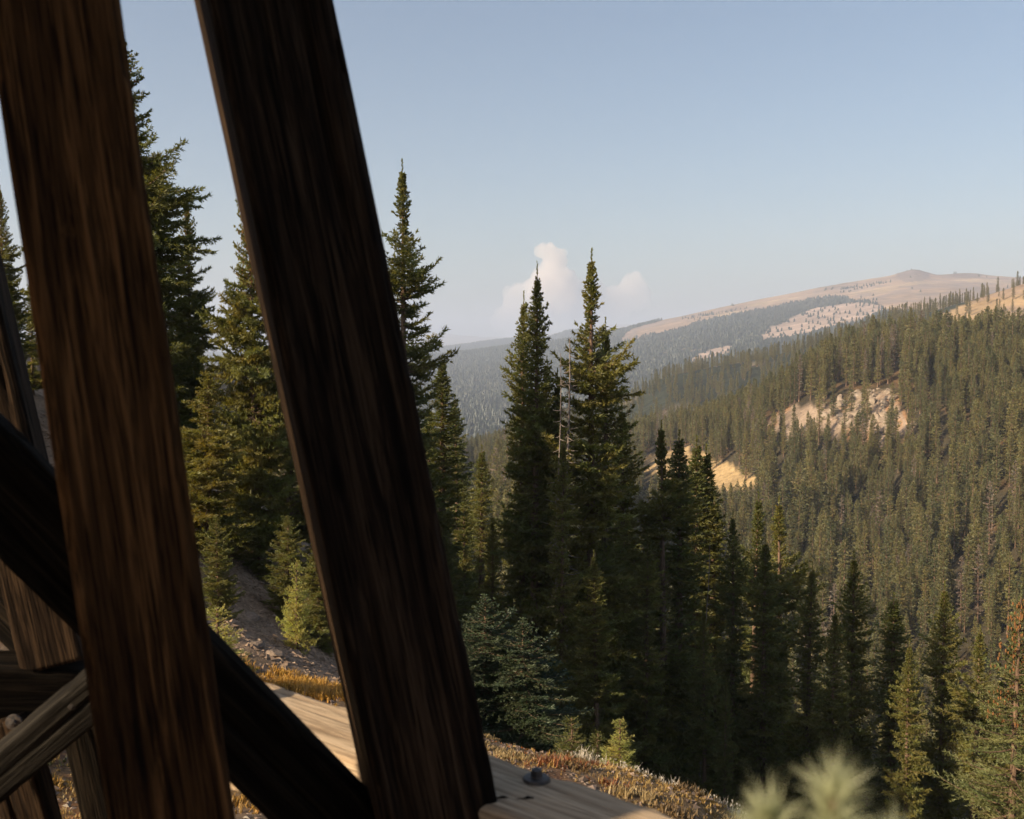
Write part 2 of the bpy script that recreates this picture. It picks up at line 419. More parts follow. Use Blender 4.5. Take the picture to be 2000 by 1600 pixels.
def spruce(seed, H=16., Rr=1.9, start=.08, power=.8, nbr=270, step=.15, tl=.26, tw=.050, nb=8, droop=.2, ragged=.35, gaps=.2, cones=0, mat='spruce', limbs=True, sub=True, trunk_sides=9):
    rg = np.random.default_rng(seed)
    tr = Acc(); hs = np.linspace(0, 1, 16)
    sway = np.stack([.10 * H / 16 * np.sin(hs * 3 + seed), .10 * H / 16 * np.cos(hs * 2.3 + seed * 2), hs * H], 1); sway[:, :2] -= sway[0, :2]
    r0 = H * .0125
    V, F = tube(sway, r0 * (1 - hs) ** .8 + .012 + r0 * .5 * np.exp(-hs * 30), trunk_sides); tr.add(V, F)
    P, D, L, C = [], [], [], []
    cP = []
    q = (np.arange(nbr) + rg.random(nbr)) / nbr
    hh = start + (1 - start) * (1 - (1 - q) ** 1.0)
    az = np.cumsum(rg.uniform(1.6, 3.2, nbr))
    gapang = rg.random(6) * 6.28; gaph = rg.uniform(start, .85, 6)
    wob = lambda h: 1 + ragged * vnoise(h * 9 + seed, 0.5, 0.) + ragged * .6 * vnoise(h * 26 + seed, 3.5, 0.)
    for h, a in zip(hh, az):
        t = 1 - h
        Lb = Rr * (t ** power) * (.24 + .76 * min(1, t / .09)) * float(wob(h)) * rg.uniform(.48, 1.2) * (1 + .25 * ragged * math.sin(a * 1 + h * 14)) + .05
        if start > .02: Lb *= .55 + .45 * min(1, (h - start) / .10 + .15)
        for ga, gh in zip(gapang, gaph):
            if abs(h - gh) < .05 and math.cos(a - ga) > .3: Lb *= 1 - gaps * 2.2
        if Lb < .07: continue
        e0 = R(42) * max(0, (h - .72) / .28) - R(4) * rg.random() - droop * min(1., t * 1.3) + R(rg.normal(0, 11))
        o = np.array([np.interp(h, hs, sway[:, 0]), np.interp(h, hs, sway[:, 1]), h * H])
        hd = np.array([math.cos(a), math.sin(a), 0.])
        curl = .16 + .12 * rg.random()
        f = lambda s: o + Lb * (np.asarray(s)[:, None] * (hd * math.cos(e0) + np.array([0, 0, math.sin(e0)])) + np.array([0, 0, 1.]) * (curl * (np.asarray(s) ** 2.2))[:, None])
        if limbs:
            V, F = tube(f(np.linspace(0, .92, 4)), np.array([1, .75, .5, .2]) * (.012 + .014 * Lb), 3); tr.add(V, F)
        ns = max(3, int(Lb / step)); s = np.linspace(.16 if Lb > .5 else .05, 1, ns)
        pts = f(s); dr = norm(np.gradient(pts, axis=0)) if ns > 1 else hd[None]
        bt = rg.uniform(.72, 1.2); warm = rg.uniform(.9, 1.15)
        tlb = tl * min(1, .30 + .70 * Lb / (Rr * .42))
        P.append(pts); D.append(dr); L.append(np.full(ns, tlb)); C.append(np.tile([bt * warm, bt, bt], (ns, 1)))
        if sub:
            sd = np.array([-hd[1], hd[0], 0])
            for k in range(ns):
                for sg in (-1, 1):
                    lb = min((.34 * Lb * (1 - s[k]) ** .8 + .09) * rg.uniform(.6, 1.3), .75)
                    d = norm(dr[k] * rg.uniform(.5, .8) + sg * sd * .8 + np.array([0, 0, rg.uniform(-.38, .34)]))
                    nk = max(1, int(lb / (step * 1.1))); tt = (np.arange(nk) + .3) / nk
                    pp = pts[k] + d * (lb * tt)[:, None] - np.array([0, 0, .10]) * (lb * tt ** 2)[:, None]
                    P.append(pp); D.append(np.tile(d, (nk, 1))); L.append(np.full(nk, tlb * .95))
                    c = bt * rg.uniform(.85, 1.12); C.append(np.tile([c * warm, c, c], (nk, 1)) * (1 + .28 * tt[:, None] * (tt[:, None] > .5)))
        if cones and h > .72 and rg.random() < cones:
            for _ in range(rg.integers(2, 6)):
                cP.append(f(np.array([rg.uniform(.25, .95)]))[0] + rg.normal(0, .05, 3))
    ld = .026 * H; P.append(sway[-1:] + np.array([[0, 0, -.25], [0, 0, .0], [0, 0, .22], [0, 0, .45], [0, 0, .65]]) * ld); D.append(np.tile([0, 0, 1.], (5, 1))); L.append(np.array([.34, .32, .3, .28, .3]) * ld); C.append(np.ones((5, 3)))
    V, F, Cc = tufts(np.concatenate(P), np.concatenate(D), np.concatenate(L), tw, nb, rg, .95, np.concatenate(C))
    cm = mesh_np('crown', V, F, Cc, M[mat]); tm = tr.mesh('trunk', M['bark'], True)
    km = None
    if cones and cP:
        ca = Acc()
        for p in cP:
            ln = rg.uniform(.08, .13)
            V, F = tube(np.array([p, p - [0, 0, ln * .3], p - [0, 0, ln * .7], p - [0, 0, ln]]), np.array([.008, .024, .022, .005]), 5); ca.add(V, F)
        km = ca.mesh('cones', M['cone'])
    return dict(crown=cm, trunk=tm, cones=km, H=H)

def base_at(x, y): return float(height(np.array([x]), np.array([y]))[0])

def plant(name, var, x, y, z, sc, rot, label, cat='tree', group=None, wx=1.0, lean=(0, 0), parts=True):
    e = link(name, None); e.location = (x, y, z); e.rotation_euler = (lean[0], lean[1], rot); e.scale = (sc * wx, sc * wx, sc)
    link('trunk', var['trunk'], e)
    link('crown', var['crown'], e)
    if var.get('cones'): tag(link('cones', var['cones'], e), kind='stuff')
    return tag(e, label, cat, group)

# near spruce kinds
VA = spruce(11, nbr=520, Rr=2.45, power=.80, ragged=.50, gaps=.35)
VB = spruce(23, nbr=500, Rr=2.0, power=.64, ragged=.70, gaps=.42, droop=.08)
VC = spruce(37, nbr=560, Rr=4.0, power=.72, ragged=.45, gaps=.3, droop=.14, cones=.75)
VD = spruce(41, nbr=360, Rr=1.2, power=.66, ragged=.45, gaps=.3, droop=.22, step=.17)
VE = spruce(53, nbr=450, Rr=2.2, power=.78, ragged=.5, gaps=.3, start=.06, droop=.28)
VF = spruce(61, H=9, nbr=260, Rr=2.2, power=.60, start=.12, ragged=.5, mat='yellow')
VBL = spruce(71, H=6, nbr=230, Rr=1.75, power=.5, start=.0, ragged=.3, step=.10, tl=.14, tw=.03, nb=9, droop=.05, mat='blue_spruce')
VS = spruce(83, H=1.5, nbr=75, Rr=.48, power=.8, start=.02, ragged=.2, step=.05, tl=.075, tw=.010, nb=9, droop=-.15, mat='young')
VBS = dict(VBL); VBS['crown'] = VBL['crown'].copy(); VBS['crown'].materials[0] = M['spruce']
VSD = dict(VS); VSD['crown'] = VS['crown'].copy(); VSD['crown'].materials[0] = M['spruce']  # sapling copy in darker needles, its shade put into the colour
VL = spruce(97, H=12, nbr=300, Rr=2.3, power=.75, start=.0, ragged=.35, step=.10, tl=.13, tw=.018, nb=8, droop=.1, cones=.6, mat='spruce')

def tree_tip(name, var, px, py, d, label, group=None, rot=None, wx=1.0, zbase=None, cat='tree'):
    """a tree whose top reaches the pixel at its own distance, rooted on the terrain below"""
    q = W(px, py, d); zb = base_at(q.x, q.y) - .15 if zbase is None else zbase
    sc = (q.z - zb) / var['H']
    return plant(name, var, q.x, q.y, zb, sc, rot if rot is not None else (px * 1.7 + d) % 6.28, label, cat, group, wx)

GL = 'spruces left of the trestle posts'; GC = 'tall spruces standing in the middle'; GD = 'shaded spruces below the near slope'
tree_tip('spruce_tree', VC, 228, 62, 28, 'tallest spruce, its cone-hung top rising between the two big posts', GL, wx=.95, rot=.5)
tree_tip('spruce_tree', VD, 318, 318, 30, 'thin spruce spire close against the tallest tree between the posts', GL, wx=1.5)
tree_tip('spruce_tree', VC, 364, 390, 31, 'spruce with a drooping tip stepping down right of the tallest tree', GL, wx=.55, rot=5.0)
tree_tip('spruce_tree', VC, 492, 345, 27.5, 'bushy sunlit spruce half hidden behind the left edge of the second post', GL, wx=.62, rot=3.3)
tree_tip('spruce_tree', VC, 2, 372, 28.5, 'spruce at the far left edge behind the first post', GL, rot=2.0, wx=.6)
tree_tip('spruce_tree', VA, 58, 540, 31, 'shorter spruce showing in the gap left of the first post', GL, rot=.7)
tree_tip('spruce_tree', VF, 402, 735, 25.5, 'yellow-green sunlit young spruce with an orange trunk between the posts', GL, wx=1.1)
tree_tip('spruce_tree', VA, 560, 560, 33, 'spruce hidden mostly behind the middle of the second post', GL, wx=1.2)
tree_tip('spruce_tree', VE, 640, 520, 37, 'spruce standing entirely behind the second post', GL)
tree_tip('spruce_tree', VE, 690, 430, 31, 'added tall spruce, unseen behind the upper half of the second post, for its shade', GL, wx=.9)  # added out of sight to shade the spruces at lower right
tree_tip('spruce_tree', VE, 738, 610, 29.5, 'added spruce, unseen behind the lower half of the second post, for its shade', GL, wx=.8)  # second hidden spruce, added for the same shade
tree_tip('spruce_tree', VB, 782, 332, 34, 'ragged tall spruce just right of the second post, standing against the sky', GC, rot=1.2, wx=.88)
tree_tip('spruce_tree', VD, 855, 708, 37, 'slim spruce tucked against the right side of the ragged tall one', GC, wx=1.5)
tree_tip('spruce_tree', VD, 893, 782, 62, 'small slender spruce with a fine tip before the valley forest', GC, wx=1.3)
tree_tip('spruce_tree', VD, 935, 880, 58, 'low dark spruce right of the slender fine-tipped one', GC, wx=1.4)
tree_tip('spruce_tree', VD, 842, 800, 44, 'dark spruce filling the gap right of the second post', GC, wx=1.6)
tree_tip('spruce_tree', VA, 1043, 533, 37, 'tall spruce of the central pair with its top left of the smoke plume', GC, rot=.3, wx=.82)
tree_tip('spruce_tree', VE, 1023, 588, 38.5, 'spruce pressed to the left flank of the central pair', GC, rot=1.0, wx=.75)
tree_tip('spruce_tree', VB, 1161, 509, 36, 'tallest spruce right of centre with a clubbed cone-heavy top', GC, rot=4.0, wx=.95)
tree_tip('spruce_tree', VE, 1178, 640, 39, 'broad spruce standing directly behind the tallest one right of centre', GC, rot=3.0, wx=.85)
tree_tip('spruce_tree', VD, 1070, 712, 39.5, 'thin spruce pole between the two central giants, left one', GC, wx=.8)
tree_tip('spruce_tree', VD, 1083, 735, 37.6, 'thin spruce pole between the two central giants, right one', GC, wx=.8)
tree_tip('spruce_tree', VE, 1098, 862, 33.4, 'lower spruce filling the gap at the foot of the bare dead snags', GC, rot=1.9, wx=.8)
tree_tip('spruce_tree', VA, 1168, 1085, 32, 'lower green spruce in front of the foot of the central giants', GC, rot=2.4, wx=1.15)
tree_tip('spruce_tree', VE, 1216, 800, 41, 'dark spruce on the right flank of the central giants', GC)
tree_tip('spruce_tree', VB, 1297, 838, 40, 'dark spruce with a clubbed top below the golden meadow', GD, rot=2.2)
tree_tip('spruce_tree', VD, 1322, 856, 41, 'thin spruce beside the clubbed one below the golden meadow', GD, wx=1.3)
tree_tip('spruce_tree', VD, 1352, 868, 46, 'left of the twin black spires right of the golden meadow', GD, wx=1.25)
tree_tip('spruce_tree', VD, 1371, 884, 46.5, 'right of the twin black spires right of the golden meadow', GD, wx=1.25, rot=2.)
k = 0
for px, py, d, v, wx, lb in (
    (1402,978,46,VD,1.4,'narrow dark spruce right of the twin black spires'),
    (1432,1010,44,VE,.8,'dark spruce in the shaded row, behind the leaning white pole'),
    (1474,975,50,VB,1.0,'dark bushy-topped spruce left of the yellow-tipped one'),
    (1530,985,52,VB,1.1,'spruce with a sunlit yellowish tip above the shaded row'),
    (1500,1060,43,VE,1.0,'wide shaded spruce under the yellow-tipped one'),
    (1588,1110,45,VE,.9,'shaded spruce right of the yellow-tipped one'),
    (1672,1092,45,VE,1.0,'broad pointed black spruce rising from the shaded row'),
    (1630,1190,40,VA,.9,'lower shaded spruce left of the broad pointed black one'),
    (1738,1172,43,VD,1.6,'slim black spruce right of the broad pointed one'),
    (1780,1260,38,VE,.9,'shaded spruce low in the row above the blurred needles'),
    (1850,1152,44,VE,1.0,'dark spruce standing left of the sunlit cone-bearing tree'),
    (1908,1235,41,VB,1.1,'ragged dark spruce close left of the sunlit cone-bearing tree'),
    (1985,1225,46,VE,1.0,'dark spruce behind the sunlit cone-bearing tree'),
    (1380,1190,36,VA,.8,'shaded spruce with pale dead twigs above the sapling'),
    (1262,1040,36,VE,.9,'shaded spruce above and right of the small sapling'),
    (1420,1330,35,VE,.8,'shaded spruce above the end of the golden grass')):
    tree_tip('spruce_tree', v, px, py, d, lb, GD, wx=wx)
for px, py, d, lb in ((905,960,42,'black spruce in the deep shade right of the second post'), (870,1030,33,'lower black spruce hugging the right edge of the second post'),
                      (960,1010,41,'shaded spruce left of the foot of the central giants'), (1085,1000,42,'shaded spruce between the feet of the central giants'),
                      (1225,1000,44,'shaded spruce behind the right central giant')):
    tree_tip('spruce_tree', VE, px, py, d, lb, GC, wx=.95)
VL['crown'].materials[0] = leaf_mat('painted_sun_needles', (.20, .215, .085), (.20, .215, .085), .4)  # sunlight put into the colour: needles paler than the other spruces
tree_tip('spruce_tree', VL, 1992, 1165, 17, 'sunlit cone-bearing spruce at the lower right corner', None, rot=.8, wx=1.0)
tree_tip('young_spruce', VBL, 948, 1168, 23.5, 'blue-green bushy young spruce right of the second post, taller one', 'blue-green young spruces', wx=1.45)
tree_tip('young_spruce', VBL, 1022, 1215, 23.0, 'blue-green bushy young spruce, rounder one nearer the grass', 'blue-green young spruces', rot=2.2, wx=1.6)
tree_tip('young_spruce', VBL, 905, 1262, 22.5, 'blue-green young spruce half behind the second post', 'blue-green young spruces', rot=4.2)
tree_tip('fir_sapling', VS, 1211, 1406, 15.6, 'small bright green fir sapling alone on the golden grass', 'fir saplings', cat='sapling')
tree_tip('fir_sapling', VSD, 1118, 1402, 19.5, 'dark little sapling at the edge of the shaded trees', 'fir saplings', rot=1., cat='sapling')
tree_tip('fir_sapling', VSD, 1166, 1432, 19.0, 'shaded sapling just left of the bright one', 'fir saplings', rot=3., cat='sapling')
tree_tip('fir_sapling', VS, 578, 1098, 21, 'bright slim sapling on the scree beside the second post', 'fir saplings', rot=3., cat='sapling', wx=.6)
tree_tip('young_spruce', VBS, 425, 1010, 21, 'dense young spruce against the right edge of the first post', 'young spruces on the scree', rot=1.2, wx=.8)
tree_tip('young_spruce', VBS, 560, 1010, 25, 'dark young spruce on the scree left of the second post', 'young spruces on the scree', rot=3.2, wx=1.0)
tree_tip('young_spruce', VBS, 620, 1040, 24, 'young spruce touching the left edge of the second post', 'young spruces on the scree', rot=5.2, wx=.9)
tree_tip('young_spruce', VBS, 505, 985, 27, 'young spruce at the foot of the bushy sunlit tree', 'young spruces on the scree', rot=0.2, wx=1.2)
tree_tip('fir_sapling', VS, 425, 1188, 15, 'small bright sapling poking out beside the first post', 'fir saplings', rot=2., cat='sapling', wx=1.2)

# dead snags
def snag(seed, px0, py0, px1, d, label, H=None, rad=.11, twigs=70, zb=None):
    rg = np.random.default_rng(seed); q = W(px0, py0, d); bx = W(px1, py0, d).x
    zb = base_at(bx, d) - .1 if zb is None else zb
    e = link('dead_snag', None, loc=(bx, d, zb)); H = q.z - zb
    hs = np.linspace(0, 1, 12); path = np.stack([(q.x - bx) * hs + .05 * np.sin(hs * 9), .04 * np.cos(hs * 7), hs * H], 1)
    V, F = tube(path, rad * (1 - hs * .88), 8); link('trunk', mesh_np('trunk', V, F, mat=M['dead'], smoothf=True), e)
    ac = Acc()
    for _ in range(twigs):
        h = rg.uniform(.35, .99); a = rg.random() * 6.28; L = rg.uniform(.2, .9) * (1.1 - h) + .12
        o = np.array([np.interp(h, hs, path[:, 0]), np.interp(h, hs, path[:, 1]), h * H]); dd = np.array([math.cos(a), math.sin(a), rg.uniform(-.6, .2)])
        V, F = tube(np.stack([o, o + dd * L * .5, o + dd * L + [0, 0, .12 * L]]), np.array([.02, .014, .005]), 4); ac.add(V, F)
    tag(link('branches', ac.mesh('branches', M['dead']), e), kind='stuff')
    return tag(e, label, 'dead tree', 'dead snags')
snag(1, 1112, 660, 1100, 34.5, 'bare dead snag with stubby twigs left of the tallest central spruce', twigs=130, rad=.13)
snag(2, 1094, 690, 1086, 34.0, 'thin bare dead pole in the gap between the central giants', twigs=60, rad=.07)
snag(3, 1386, 1050, 1366, 40, 'pale leaning dead pole among the shaded spruces', twigs=12, rad=.06)

# ------------------------------------------------------------------ forest across the valley
def far_spruce(seed, H, Rr, power, ragged, nbr=105):
    v = spruce(seed, H=H, Rr=Rr, power=power, nbr=nbr, step=.55, tl=.75, tw=.16, nb=3, droop=.2, ragged=ragged, gaps=.15, start=.12, limbs=False, mat='far_spruce', trunk_sides=5)
    return v
FV = [far_spruce(201, 17, 1.7, .7, .35), far_spruce(202, 17, 1.4, .62, .45), far_spruce(203, 17, 2.05, .8, .35), far_spruce(204, 17, 1.2, .6, .55),
      far_spruce(205, 17, 1.55, .66, .6, 80), far_spruce(206, 17, .8, .45, .5, 40)]
FV[5]['crown'].materials[0] = leaf_mat('grey_dead_twigs', (.20, .165, .13), (.15, .12, .095), .05, (1, 1, 1))

def scatter(n, u0, u1, y0, y1, rg):
    y = np.sqrt(rg.uniform(y0 ** 2, y1 ** 2, n)); x = rg.uniform(u0, u1, n) * y
    return x, y
rg = np.random.default_rng(5)
x, y = scatter(11500, -.25, .72, 95, 640, rg)
z = height(x, y); px, py = proj(x, y, z)
jx, jy = jit(px, py, x, y, 22, 9)
H = (11.5 + 8.0 * rg.random(len(x)) ** .8) * (1 + .34 * fbm(x / 30, y / 30, .2, 2))
keep = np.ones(len(x), bool)
def drop_in(poly, dy, frac, y0, y1):
    global keep
    inside = np.zeros(len(x), bool)
    for k in np.linspace(0, dy, 5): inside |= in_poly(jx, jy - k, poly)
    keep &= ~(inside & (y > y0) & (y < y1) & (rg.random(len(x)) > frac))
drop_in(OUTCROP, 34, .12, 150, 560); drop_in(MEADOW, 75, .03, 250, 640)
keep &= ~((np.hypot(x, y) < 75))
keep &= ~((y < 140) & (x < .18 * y))
hv, hpx, hpy = proj(x, y, z + H), None, None
tipx, tipy = hv
edge = np.interp(tipx, [820, 1000, 1250, 1380, 1450, 1530, 1650, 1750, 1850, 2000], [800, 700, 800, 890, 960, 980, 1090, 1175, 1150, 1220])
vis = keep & (tipy < edge + 10) & (tipx > 860) & (tipx < 2010)
order = np.argsort(np.where(vis, y / H, 1e9)); chosen = np.zeros(len(x), bool); chosen[order[:255]] = True; chosen &= vis
vi = rg.choice(6, len(x), p=[.22, .2, .2, .18, .16, .04]); rot = rg.random(len(x)) * 6.28; wid = rg.uniform(.85, 1.25, len(x))
for i in np.nonzero(chosen)[0]:
    v = FV[vi[i]]; s = H[i] / 17
    plant('hillside_spruce', v, x[i], y[i], z[i] - .3, s, rot[i], 'slender sunlit spruce in the dense stand on the opposite hillside', 'tree', 'spruces on the opposite hillside', wid[i])

# one-mesh prototypes for the rest of the forest, kept in a collection that is not part of the scene
pc = bpy.data.collections.new('forest_kinds')
def merged(v, nm):
    V, F, C, mi = [], [], [], []; n = 0
    for mesh, k in ((v['crown'], 0), (v['trunk'], 1)):
        co = np.empty(len(mesh.vertices) * 3, np.float32); mesh.vertices.foreach_get('co', co); co = co.reshape(-1, 3)
        lp = np.empty(len(mesh.loops), np.int32); mesh.loops.foreach_get('vertex_index', lp)
        f = lp.reshape(-1, 3 if k == 0 else 4)
        if k == 1: f = np.concatenate([f[:, [0, 1, 2]], f[:, [0, 2, 3]]])
        if k == 0:
            cc = np.empty(len(co) * 4, np.float32); mesh.color_attributes['tint'].data.foreach_get('color', cc); cc = cc.reshape(-1, 4)[:, :3]
        else: cc = np.ones((len(co), 3))
        V.append(co / 17); F.append(f + n); C.append(cc); mi.append(np.full(len(f), k)); n += len(co)
    return mesh_np(nm, np.concatenate(V), np.concatenate(F), np.concatenate(C), mats=[v['crown'].materials[0], M['bark']], midx=np.concatenate(mi))
for k, v in enumerate(FV):
    o = bpy.data.objects.new('forest_spruce_kind', merged(v, 'forest_spruce')); pc.objects.link(o)

def forest_gn(name, x, y, z, H, rot, wid, kind, label):
    m = bpy.data.meshes.new(name); m.vertices.add(len(x)); m.vertices.foreach_set('co', np.stack([x, y, z], 1).astype(np.float32).ravel())
    a = m.attributes.new('size', 'FLOAT_VECTOR', 'POINT'); a.data.foreach_set('vector', np.stack([H * wid, H * wid, H], 1).astype(np.float32).ravel())
    a = m.attributes.new('spin', 'FLOAT_VECTOR', 'POINT'); a.data.foreach_set('vector', np.stack([x * 0, x * 0, rot], 1).astype(np.float32).ravel())
    a = m.attributes.new('kind_index', 'INT', 'POINT'); a.data.foreach_set('value', kind.astype(np.int32))
    o = link(name, m); g = bpy.data.node_groups.new(name, 'GeometryNodeTree')
    g.interface.new_socket('Geometry', in_out='INPUT', socket_type='NodeSocketGeometry'); g.interface.new_socket('Geometry', in_out='OUTPUT', socket_type='NodeSocketGeometry')
    N = g.nodes.new; gi, go = N('NodeGroupInput'), N('NodeGroupOutput'); ip = N('GeometryNodeInstanceOnPoints'); ci = N('GeometryNodeCollectionInfo')
    ci.inputs['Collection'].default_value = pc; ci.inputs['Separate Children'].default_value = True; ci.inputs['Reset Children'].default_value = True
    def at(nm, t):
        n = N('GeometryNodeInputNamedAttribute'); n.data_type = t; n.inputs['Name'].default_value = nm; return n.outputs['Attribute']
    L = g.links.new
    L(gi.outputs[0], ip.inputs['Points']); L(ci.outputs[0], ip.inputs['Instance']); ip.inputs['Pick Instance'].default_value = True
    L(at('kind_index', 'INT'), ip.inputs['Instance Index']); L(at('size', 'FLOAT_VECTOR'), ip.inputs['Scale'])
    e2r = N('FunctionNodeEulerToRotation'); L(at('spin', 'FLOAT_VECTOR'), e2r.inputs[0]); L(e2r.outputs[0], ip.inputs['Rotation'])
    L(ip.outputs[0], go.inputs[0])
    md = o.modifiers.new('forest', 'NODES'); md.node_group = g
    return tag(o, label, kind='stuff')
rest = keep & ~chosen
forest_gn('valley_forest', x[rest], y[rest], z[rest] - .3, H[rest], rot[rest], wid[rest], vi[rest], 'dense spruce forest covering the valley floor and opposite hillside')

x, y = scatter(6500, -.2, .72, 640, 1350, rg)
z = height(x, y); px, py = proj(x, y, z); jx, jy = jit(px, py, x, y, 40, 7)
H = rg.uniform(9, 15, len(x))
keep = ~(in_poly(jx, jy, CLEAR2) & (rg.random(len(x)) > .28 + .3 * (fbm(x / 60, y / 60, 3., 2) > .1)))
q = keep
forest_gn('ridge_forest', x[q], y[q], z[q] - .3, H[q], rg.random(q.sum()) * 6.28, rg.uniform(1.0, 1.5, q.sum()), rg.integers(0, 5, q.sum()), 'spruce forest on the ridge behind the opposite hillside')

def lowpoly_forest(name, x, y, z, H, rad, label):
    n = len(x); a = np.arange(5) / 5 * 2 * np.pi; rr = rad[:, None]
    o = rg.random((n, 1)) * 6.28
    def ring(h, f): return np.stack([x[:, None] + rr * f * np.cos(a + o) * rg.uniform(.7, 1.3, (n, 5)), y[:, None] + rr * f * np.sin(a + o) * rg.uniform(.7, 1.3, (n, 5)), np.repeat((z + H * h)[:, None], 5, 1)], -1)
    tip = lambda h: np.stack([x, y, z + H * h], -1)[:, None]
    V = np.concatenate([ring(-.05, 1.0), tip(.62), ring(.38, .72), tip(1.0)], 1)      # two stacked tiers
    k = np.arange(5); f = np.concatenate([np.stack([k, (k + 1) % 5, k * 0 + 5], 1), np.stack([6 + k, 6 + (k + 1) % 5, k * 0 + 11], 1)])
    F = (f[None] + (np.arange(n) * 12)[:, None, None]).reshape(-1, 3)
    c = rg.uniform(.8, 1.15, (n, 1, 1)) * np.array([1, 1, 1.]) * rg.uniform(.9, 1.1, (n, 1, 3))
    C = np.repeat(c, 12, 1).reshape(-1, 3)
    return tag(link(name, mesh_np(name, V.reshape(-1, 3), F, C, M['far_lowpoly'])), label, kind='stuff')
x, y = scatter(52000, -.16, .66, 1500, 4500, rg)
z = height(x, y); px, py = proj(x, y, z); jx, jy = jit(px, py, x, y, 240, 7)
dens = .75 - .35 * (fbm(x / 200, y / 200, 3., 3) > .25)
dens = np.where(in_poly(jx, jy, TUNDRA), np.where(fbm(x / 260, y / 260, 9.1, 3) > .52, .2, .001), dens); dens = np.where(in_poly(jx, jy, ROCK3) | in_poly(jx, jy, STRIP3), .08, dens)
q = rg.random(len(x)) < dens
lowpoly_forest('mountain_forest', x[q], y[q], z[q], rg.uniform(7, 13, q.sum()), rg.uniform(3.0, 5.2, q.sum()), 'hazy conifer forest on the lower slopes of the bare mountain')
x, y = scatter(14000, -.16, .3, 5800, 7600, rg); z = height(x, y)
lowpoly_forest('horizon_forest', x, y, z, rg.uniform(10, 19, len(x)), rg.uniform(5, 8, len(x)), 'blue hazy forest on the distant ridge')

# ------------------------------------------------------------------ rock outcrop on the opposite hillside
def rock_mesh(seed, name, mat, flat=.7):
    rg = np.random.default_rng(seed); import bmesh
    bm = bmesh.new(); bmesh.ops.create_icosphere(bm, subdivisions=2, radius=1)
    pl = [(norm(rg.normal(size=3)), rg.uniform(.55, .9)) for _ in range(9)]
    for v in bm.verts:
        p = np.array(v.co)
        for n_, d_ in pl:
            e = p @ n_ - d_
            if e > 0: p = p - n_ * e
        v.co = p * [1, 1, flat]
    me = bpy.data.meshes.new(name); bm.to_mesh(me); bm.free(); me.materials.append(mat); return me
def ray_ground(px, py, d0, d1):
    ds = np.geomspace(d0, d1, 400); v = (CY - py) / FPX; u = (px - CX) / FPX; k = ds / (CP + v * SP)
    g = height(u * k, ds) - (-SP + v * CP) * k
    i = np.nonzero(g > 0)[0]
    if not len(i): return None
    i = i[0]; return Vector((u * k[i], ds[i], float((-SP + v * CP) * k[i])))
OR = [rock_mesh(300 + k, 'boulder', M['outcrop'], .9) for k in range(6)]
oc = link('rock_outcrop', None); first = True
rg2 = random.Random(4); pts = []
for _ in range(400):
    px_, py_ = rg2.uniform(1590, 1765), rg2.uniform(760, 862)
    if not in_poly(np.array([px_]), np.array([py_]), [(1600,812),(1650,770),(1690,757),(1735,760),(1765,830),(1735,862),(1690,838),(1640,835)])[0]: continue
    g = ray_ground(px_, py_, 180, 520)
    if g: pts.append(g)
    if len(pts) > 110: break
if pts:
    oc.location = pts[0]
    for g in pts:
        b = link('boulder', rg2.choice(OR), oc, g - pts[0]); s = rg2.choice([.8, 1.0, 1.3, 1.8, 2.6])
        b.scale = (s * rg2.uniform(.8, 1.6), s * rg2.uniform(.7, 1.2), s * rg2.uniform(.7, 1.3)); b.rotation_euler = (rg2.uniform(-.4, .4), rg2.uniform(-.5, .5), rg2.uniform(0, 6.28))
tag(oc, 'pale broken rock outcrop in a gap of the hillside forest', 'outcrop')

# ------------------------------------------------------------------ near ground cover
def on_ground(n, x0, x1, y0, y1, rg):
    x = rg.uniform(x0, x1, n); y = rg.uniform(y0, y1, n); return x, y, height(x, y)

def grass(name, x, y, z, h, nb, cols, rg, label, lean=.45, wid=.006):
    n = len(x); P = np.repeat(np.stack([x, y, z - .01], 1), nb, 0); hh = np.repeat(h, nb) * rg.uniform(.5, 1.25, n * nb)
    P[:, :2] += rg.normal(0, .035, (n * nb, 2)) * (np.repeat(h, nb) / .14)[:, None]
    a = rg.random(n * nb) * 6.28; le = lean * rg.random(n * nb) ** .7
    d = np.stack([np.cos(a) * le, np.sin(a) * le, np.ones(n * nb)], 1); d = norm(d)
    s = np.stack([-np.sin(a), np.cos(a), a * 0], 1) * wid * rg.uniform(.7, 1.4, (n * nb, 1))
    mid = P + d * (hh * .55)[:, None]; tip = P + (d * hh[:, None]) + np.stack([np.cos(a), np.sin(a), a * 0 - .4], 1) * (hh * .22)[:, None]
    V = np.stack([P - s, P + s, mid + s * .7, mid - s * .7, tip], 1).reshape(-1, 3)
    b = (np.arange(n * nb) * 5)[:, None]
    F = np.concatenate([b + [[0, 1, 2]], b + [[0, 2, 3]], b + [[3, 2, 4]]])
    C = np.repeat(np.repeat(cols, nb, 0) * rg.uniform(.7, 1.25, (n * nb, 1)), 5, 0)
    return tag(link(name, mesh_np(name, V, F, C, M['grass'])), label, kind='stuff')

